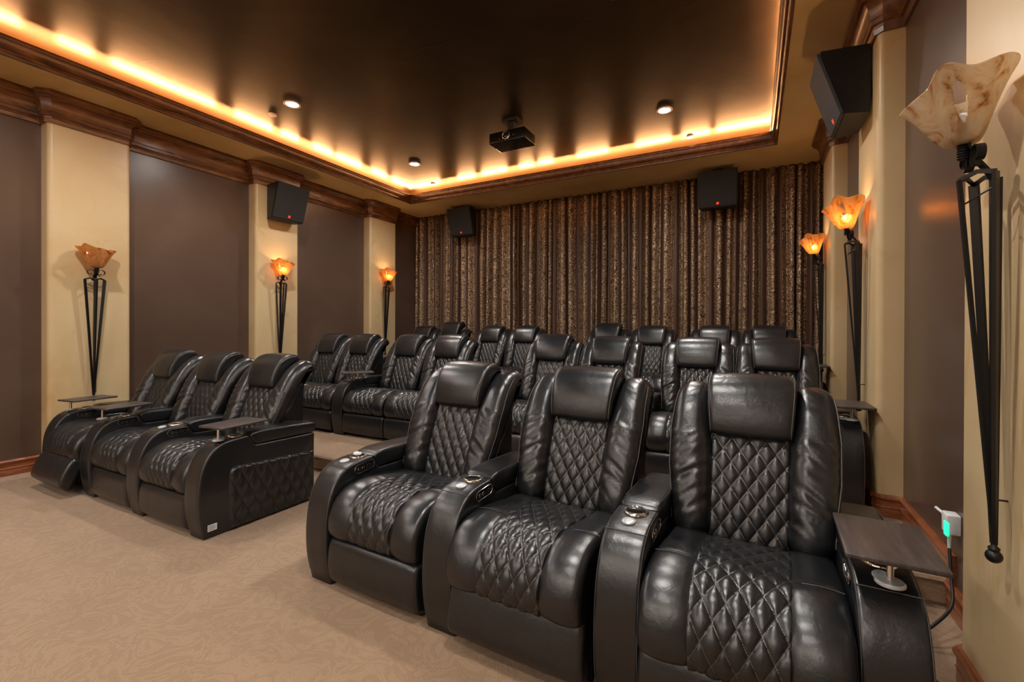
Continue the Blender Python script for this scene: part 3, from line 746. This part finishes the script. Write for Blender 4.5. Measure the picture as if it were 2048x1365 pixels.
# ---------------------------------------------------------------- sconces
def sconce(side, yc, z0, lit, label):
    X0 = (XL+PL) if side < 0 else (XR-PR); s = 1 if side < 0 else -1
    root = thing('wall_sconce', label, 'wall lamp', (X0, yc, z0), 0, 'wall torch sconces on the pillars')
    def P(o, dy, z): return Vector((s*o, dy, z))
    # handkerchief glass shade
    bm = bmesh.new(); nA, nH = 192, 48; rows = []; CO = .105
    tips = [(-112, .055, 20, .012), (-58, .040, 17, .028), (26, .052, 11, -.030), (100, .060, 15, .004)]
    for i in range(nH+1):
        hh = i/nH; row = []
        for k in range(nA):
            ph = -180+360*k/nA; rt, zt = .092, .168
            for a, dr, sg, dz in tips:
                d = (ph-a+180) % 360-180; g = exp(-(d/sg)**2/1.4); rt += dr*g; zt += dz*g
            if abs(ph) > 120: rt = min(rt, .098/max(.2, abs(cos(radians(ph)))))
            rr = .025+(rt-.025)*(.72*hh**.5+.28*hh**3) + .0025*sin(radians(ph*7))*hh
            row.append(bm.verts.new(P(CO+rr*cos(radians(ph)), rr*sin(radians(ph)), zt*hh**.95)))
        rows.append(row)
    for i in range(nH):
        for k in range(nA):
            ph = -180+360*(k+.5)/nA; hh = (i+.5)/nH
            d = ((ph+70-14*(hh-.5))/10)**2+((hh-.50)/.27)**2
            if d < 1: continue
            bm.faces.new((rows[i][k], rows[i][(k+1) % nA], rows[i+1][(k+1) % nA], rows[i+1][k]))
    bm.faces.new(rows[0])
    sh = obj('glass_shade', bm, GLASS if (side > 0 and not lit) else AMBER, root, 80, (0, 0, 1.765)); sh['label'] = 'amber swirled handkerchief glass shade with a hole'
    sd = sh.modifiers.new('thickness', 'SOLIDIFY'); sd.thickness = .006; sd.offset = 0
    bm = bmesh.new(); lathe(bm, [(.02, -.02), (.02, .01), (.012, .02), (.0008, .022)], P(CO, 0, 1.785), 20); obj('socket', bm, IRON, root)
    bm = bmesh.new(); bmesh.ops.create_uvsphere(bm, u_segments=16, v_segments=10, radius=.02, matrix=Matrix.Translation(P(CO, 0, 1.83)) @ Matrix.Diagonal((1, 1, 1.3, 1)))
    bl_ = obj('bulb', bm, BULB if lit else WHITEP, root)
    if lit:
        l = light('sconce_lamp', 'POINT', (X0+s*CO, yc, z0+1.835), SCON, (1, .60, .30), shadow_soft_size=.022)
    # iron frame
    bm = bmesh.new(); bot = P(.035, 0, .62)
    for (o_, dy, w_) in ((.06, -.07, .018), (.06, .07, .018), (.115, -.005, .030), (.032, .012, .030)):
        top = P(o_, dy, 1.66)
        if o_ > .1: ribbon(bm, [top, top.lerp(bot, .5), bot+Vector((0, dy*.05, 0))], (0, 1, 0), [.016, .013, .010], .009)
        else: ribbon(bm, [top, top.lerp(bot, .5), bot+Vector((0, dy*.05, 0))], (1, 0, 0) if abs(dy) < .05 else (.6, .8*(1 if dy*s > 0 else -1), 0), [.024, .019, .012], .009 if abs(dy) > .05 else .016)
    obj('tapering_stem', bm, IRON, root, 20)
    bm = bmesh.new()
    for a_, b_ in (((.06, -.07), (.115, -.005)), ((.115, -.005), (.06, .07)), ((.032, .012), (.06, -.07)), ((.032, .012), (.06, .07))):
        ribbon(bm, [P(a_[0], a_[1], 1.66), P((a_[0]+b_[0])/2, (a_[1]+b_[1])/2, 1.672), P(b_[0], b_[1], 1.66)], (0, 0, 1), .012, .006)
    for dy in (-.055, .055):
        tube(bm, [P(.06, dy, 1.625-.03*sin(pi*k/8)) if False else P(.06+.04*sin(pi*k/8), dy*cos(pi*k/8), 1.62-.028*sin(pi*k/8)) for k in range(9)], .0025, 6)
    obj('top_bracket', bm, IRON, root, 20)
    # scrolls
    bm = bmesh.new()
    for sg in (-1, 1):
        pts = []
        for k in range(30):
            a = radians(-75+400*k/29); r_ = .033*(1-.55*k/29)
            pts.append(P(.085, sg*(.040-r_*cos(a)), 1.722+r_*sin(a)))
        ribbon(bm, pts, (1, 0, 0), .020, .0035)
    ribbon(bm, [P(.04, 0, 1.655), P(.06, 0, 1.69), P(.08, 0, 1.72), P(.1, 0, 1.765)], (0, 1, 0), [.034, .028, .028, .034], .006)
    for k in range(6): lathe(bm, [(.011, 0), (.0145, .003), (.0145, .0045), (.011, .0075)], P(.105, .0, 1.720+.0075*k), 16)
    obj('scroll', bm, IRON, root, 40)
    bm = bmesh.new(); bmesh.ops.create_uvsphere(bm, u_segments=20, v_segments=12, radius=.019, matrix=Matrix.Translation(P(.035, 0, .585)))
    lathe(bm, [(.008, .60), (.013, .604), (.013, .609), (.007, .614), (.007, .626)], P(.035, 0, 0), 16); obj('ball_finial', bm, IRON, root, 50)
    bm = bmesh.new(); tube(bm, [P(0, .02, .74), P(.02, .02, .74), P(.026, .02, .735), P(.026, .018, .64)], .003, 6); obj('wall_hook', bm, IRON, root, 50)
    return root
sc_y = [y+PW/2 for y in PY]
for side, nm in ((-1, 'left'), (1, 'right')):
    sconce(side, sc_y[2]-(0 if side < 0 else .068), 0, False, 'unlit iron torch sconce on the %s wall pillar %s' % (nm, 'nearest the camera side' if side < 0 else 'at the right edge'))
    sconce(side, sc_y[3], P1, True, 'glowing iron torch sconce with amber shade on the middle %s wall pillar' % nm)
    sconce(side, sc_y[4], P2-.01, True, 'glowing iron torch sconce on the %s wall pillar beside the curtains' % nm)

# ---------------------------------------------------------------- speakers
def speaker(loc, rz, label, wf=.44, wb=.36, H=.42, dt=.285, db=.155, drop=0):
    """back on y=0, front toward -y; loc at the bottom centre of the back"""
    t = thing('surround_speaker', label, 'speaker', loc, rz, 'wall-mounted surround speakers')
    bm = bmesh.new()
    pts = [(-wb/2, 0, 0), (wb/2, 0, 0), (wb/2, 0, H), (-wb/2, 0, H), (-wf/2, -db+.02, 0), (wf/2, -db+.02, 0), (wf/2, -dt+.02, H), (-wf/2, -dt+.02, H)]
    v_ = [bm.verts.new(p) for p in pts]
    for f in ((0, 1, 2, 3), (4, 7, 6, 5), (0, 4, 5, 1), (3, 2, 6, 7), (0, 3, 7, 4), (1, 5, 6, 2)): bm.faces.new([v_[i] for i in f])
    bmesh.ops.bevel(bm, geom=bm.edges[:], offset=.004, segments=2, affect='EDGES'); obj('cabinet', bm, BOX, t, 30)
    bm = bmesh.new(); g = wf/2-.004
    pts = [(-g, -db+.022, .004), (g, -db+.022, .004), (g, -dt+.022, H-.004), (-g, -dt+.022, H-.004), (-g+.004, -db-.0, .006), (g-.004, -db-.0, .006), (g-.004, -dt-.0, H-.006), (-g+.004, -dt-.0, H-.006)]
    v_ = [bm.verts.new(p) for p in pts]
    for f in ((0, 1, 2, 3), (4, 7, 6, 5), (0, 4, 5, 1), (3, 2, 6, 7), (0, 3, 7, 4), (1, 5, 6, 2)): bm.faces.new([v_[i] for i in f])
    bmesh.ops.bevel(bm, geom=bm.edges[:], offset=.006, segments=3, affect='EDGES'); gr = obj('grille', bm, GRILLE, t, 30)
    yb = lambda z: -db-(dt-db)*z/H
    bm = bmesh.new(); v_ = [bm.verts.new((x, yb(z)-.002, z)) for x, z in ((-.014, .03), (.014, .03), (.014, .056), (-.014, .056))]
    v2 = [bm.verts.new((p.co.x, p.co.y+.004, p.co.z)) for p in v_]
    bm.faces.new(v_); bm.faces.new(v2[::-1])
    for k in range(4): bm.faces.new((v_[k], v2[k], v2[(k+1) % 4], v_[(k+1) % 4]))
    e = obj('badge', bm, REDB, gr, 0); e['label'] = 'small square red badge'
    bm = bmesh.new(); 
    if drop:
        box(bm, -.05, .05, -.13, -.03, H, H+.004); box(bm, -.02, .02, -.10, -.06, H, drop-.004); box(bm, -.06, .06, -.14, -.02, drop-.006, drop)
    else: box(bm, -.08, .08, 0, .012, H*.3, H*.7)
    obj('ceiling_bracket' if drop else 'wall_bracket', bm, IRON, t, 0)
    return t
speaker((XL+PL+.012, 3.70, 2.575), radians(90), 'black surround speaker on the middle left pillar under the crown moulding')
speaker((XR-PR-.012, 3.69, 2.575), radians(-90), 'black surround speaker high on the right wall pillar, seen from below')
speaker((-4.25, 6.36, 2.765), 0, 'black surround speaker in front of the curtain, left end of the back wall', .45, .36, .43, .28, .16, ZS-2.765)
speaker((-.41, 6.36, 2.755), 0, 'black surround speaker in front of the curtain, right end of the back wall', .45, .36, .43, .28, .16, ZS-2.755)

# ---------------------------------------------------------------- ceiling things
def downlight(x, y, label):
    t = thing('recessed_downlight', label, 'ceiling light', (x, y, ZC), 0, 'recessed downlights in the tray ceiling')
    bm = bmesh.new(); pr = [(.078, -.001), (.080, -.006), (.074, -.009), (.060, -.007), (.056, -.002)]
    n = 40; rings = [[bm.verts.new((r*cos(2*pi*k/n), r*sin(2*pi*k/n), z)) for k in range(n)] for r, z in pr]
    for A, B in zip(rings, rings[1:]):
        for k in range(n): bm.faces.new((A[k], A[(k+1) % n], B[(k+1) % n], B[k]))
    obj('trim_ring', bm, LAMPCAN, t, 40)
    bm = bmesh.new(); lathe(bm, [(.056, -.006), (.056, -.001)], (0, 0, 0), 32); obj('lens', bm, LAMPGLOW, t, 40)
names = ['in the back left corner of the tray', 'at the back right of the tray, above the back rows', 'in the tray ceiling near the left edge, mid room', 'in the tray ceiling above the right front trio',
         'in the tray ceiling near the left edge, above the open carpet', 'in the tray ceiling above the camera', 'in the tray ceiling far left, behind the camera', 'in the tray ceiling far right, behind the camera']
for (x, y), nme in zip(LAMPS, names): downlight(x, y, 'round recessed downlight '+nme)
for (x, y), nme in zip(((-4.40, 2.985), (-.66, 5.55), (-4.33, 5.55)), ('beside the left downlight', 'near the right end of the back cove', 'in the back left corner of the tray')):
    bm = bmesh.new(); lathe(bm, [(.040, -.0001), (.040, -.012), (.036, -.016), (.0008, -.016)], (0, 0, 0), 28)
    o = obj('sprinkler_cover', bm, LAMPCAN, None, 40, (x, y, ZC)); tag(o, 'small round ceiling cap '+nme, 'ceiling fitting', 'ceiling caps')
t = thing('projector', 'black video projector hanging from the dark tray ceiling', 'projector', (-2.275, 4.26, 3.175))
bm = bmesh.new(); box(bm, -.21, .21, -.13, .13, 0, .115, 0, .012); obj('body', bm, BLACKGLOSS, t)
bm = bmesh.new(); c_ = (0, -.131, .055)
pr = [(.045, 0), (.045, .014), (.040, .016), (.036, .010)]
n = 32; rings = [[bm.verts.new((r*cos(2*pi*k/n), -.130-d, .06+r*sin(2*pi*k/n))) for k in range(n)] for r, d in pr]
for A, B in zip(rings, rings[1:]):
    for k in range(n): bm.faces.new((A[k], A[(k+1) % n], B[(k+1) % n], B[k]))
lr = obj('lens_ring', bm, CHROME, t, 40)
bm = bmesh.new(); rings = [[bm.verts.new((r*cos(2*pi*k/n), -.130-d, .06+r*sin(2*pi*k/n))) for k in range(n)] for r, d in ((.037, .001), (.034, .004), (.02, .010), (.001, .012))]
for A, B in zip(rings, rings[1:]):
    for k in range(n): bm.faces.new((A[k], A[(k+1) % n], B[(k+1) % n], B[k]))
obj('lens', bm, LENSG, lr, 60)
bm = bmesh.new(); box(bm, -.035, .035, -.035, .035, .11, ZC-3.175); box(bm, -.09, .09, -.07, .07, .235, ZC-3.175); obj('ceiling_mount', bm, BOX, t, 0)
bm = bmesh.new(); box(bm, .07, .10, -.134, -.129, .045, .055); box(bm, -.09, -.075, -.134, -.129, .03, .04); obj('sensor_window', bm, CHROME, t, 0)

# ---------------------------------------------------------------- plug and cable on the right wall
t = thing('wall_plug', 'white plug-in unit with green light on the right wall above the baseboard', 'plug', (XR, 2.575, .40))
bm = bmesh.new(); box(bm, -.048, 0, -.032, .032, -.035, .050, 0, .006); obj('housing', bm, WHITEP, t)
bm = bmesh.new(); box(bm, -.051, -.040, -.034, -.005, -.040, .018, 0, .003); e = obj('indicator', bm, GREEN, t); e['label'] = 'green indicator light'
bm = bmesh.new(); tube(bm, [(-.03, .03, .025), (-.055, .075, .045)], .006, 10); obj('antenna', bm, WHITEP, t, 50)
bm = bmesh.new(); tube(bm, [(-.03, -.005, -.03), (-.032, -.005, -.10)], .008, 10, taper=[1.2, .7]); obj('antenna', bm, WHITEP, t, 50)
bm = bmesh.new(); cp = [(XR-.032, 2.568, .302), (XR-.04, 2.52, .20), (XR-.06, 2.44, .12), (.62, 2.34, .07), (.55, 2.30, .03), (.52, 2.2, .01), (.56, 2.08, .008), (.60, 2.02, .008), (.56, 1.94, .008), (.50, 2.0, .008)]
Q = []
for i in range(len(cp)-1):
    p0, p1, p2, p3 = [Vector(cp[max(0, min(len(cp)-1, i+d))]) for d in (-1, 0, 1, 2)]
    for k in range(8):
        u_ = k/8; Q.append(.5*((2*p1)+(-p0+p2)*u_+(2*p0-5*p1+4*p2-p3)*u_*u_+(-p0+3*p1-3*p2+p3)*u_**3))
tube(bm, Q, .006, 8); o = obj('power_cable', bm, CABLE, None, 60); tag(o, 'black power cable hanging from the wall plug to the carpet', 'cable')
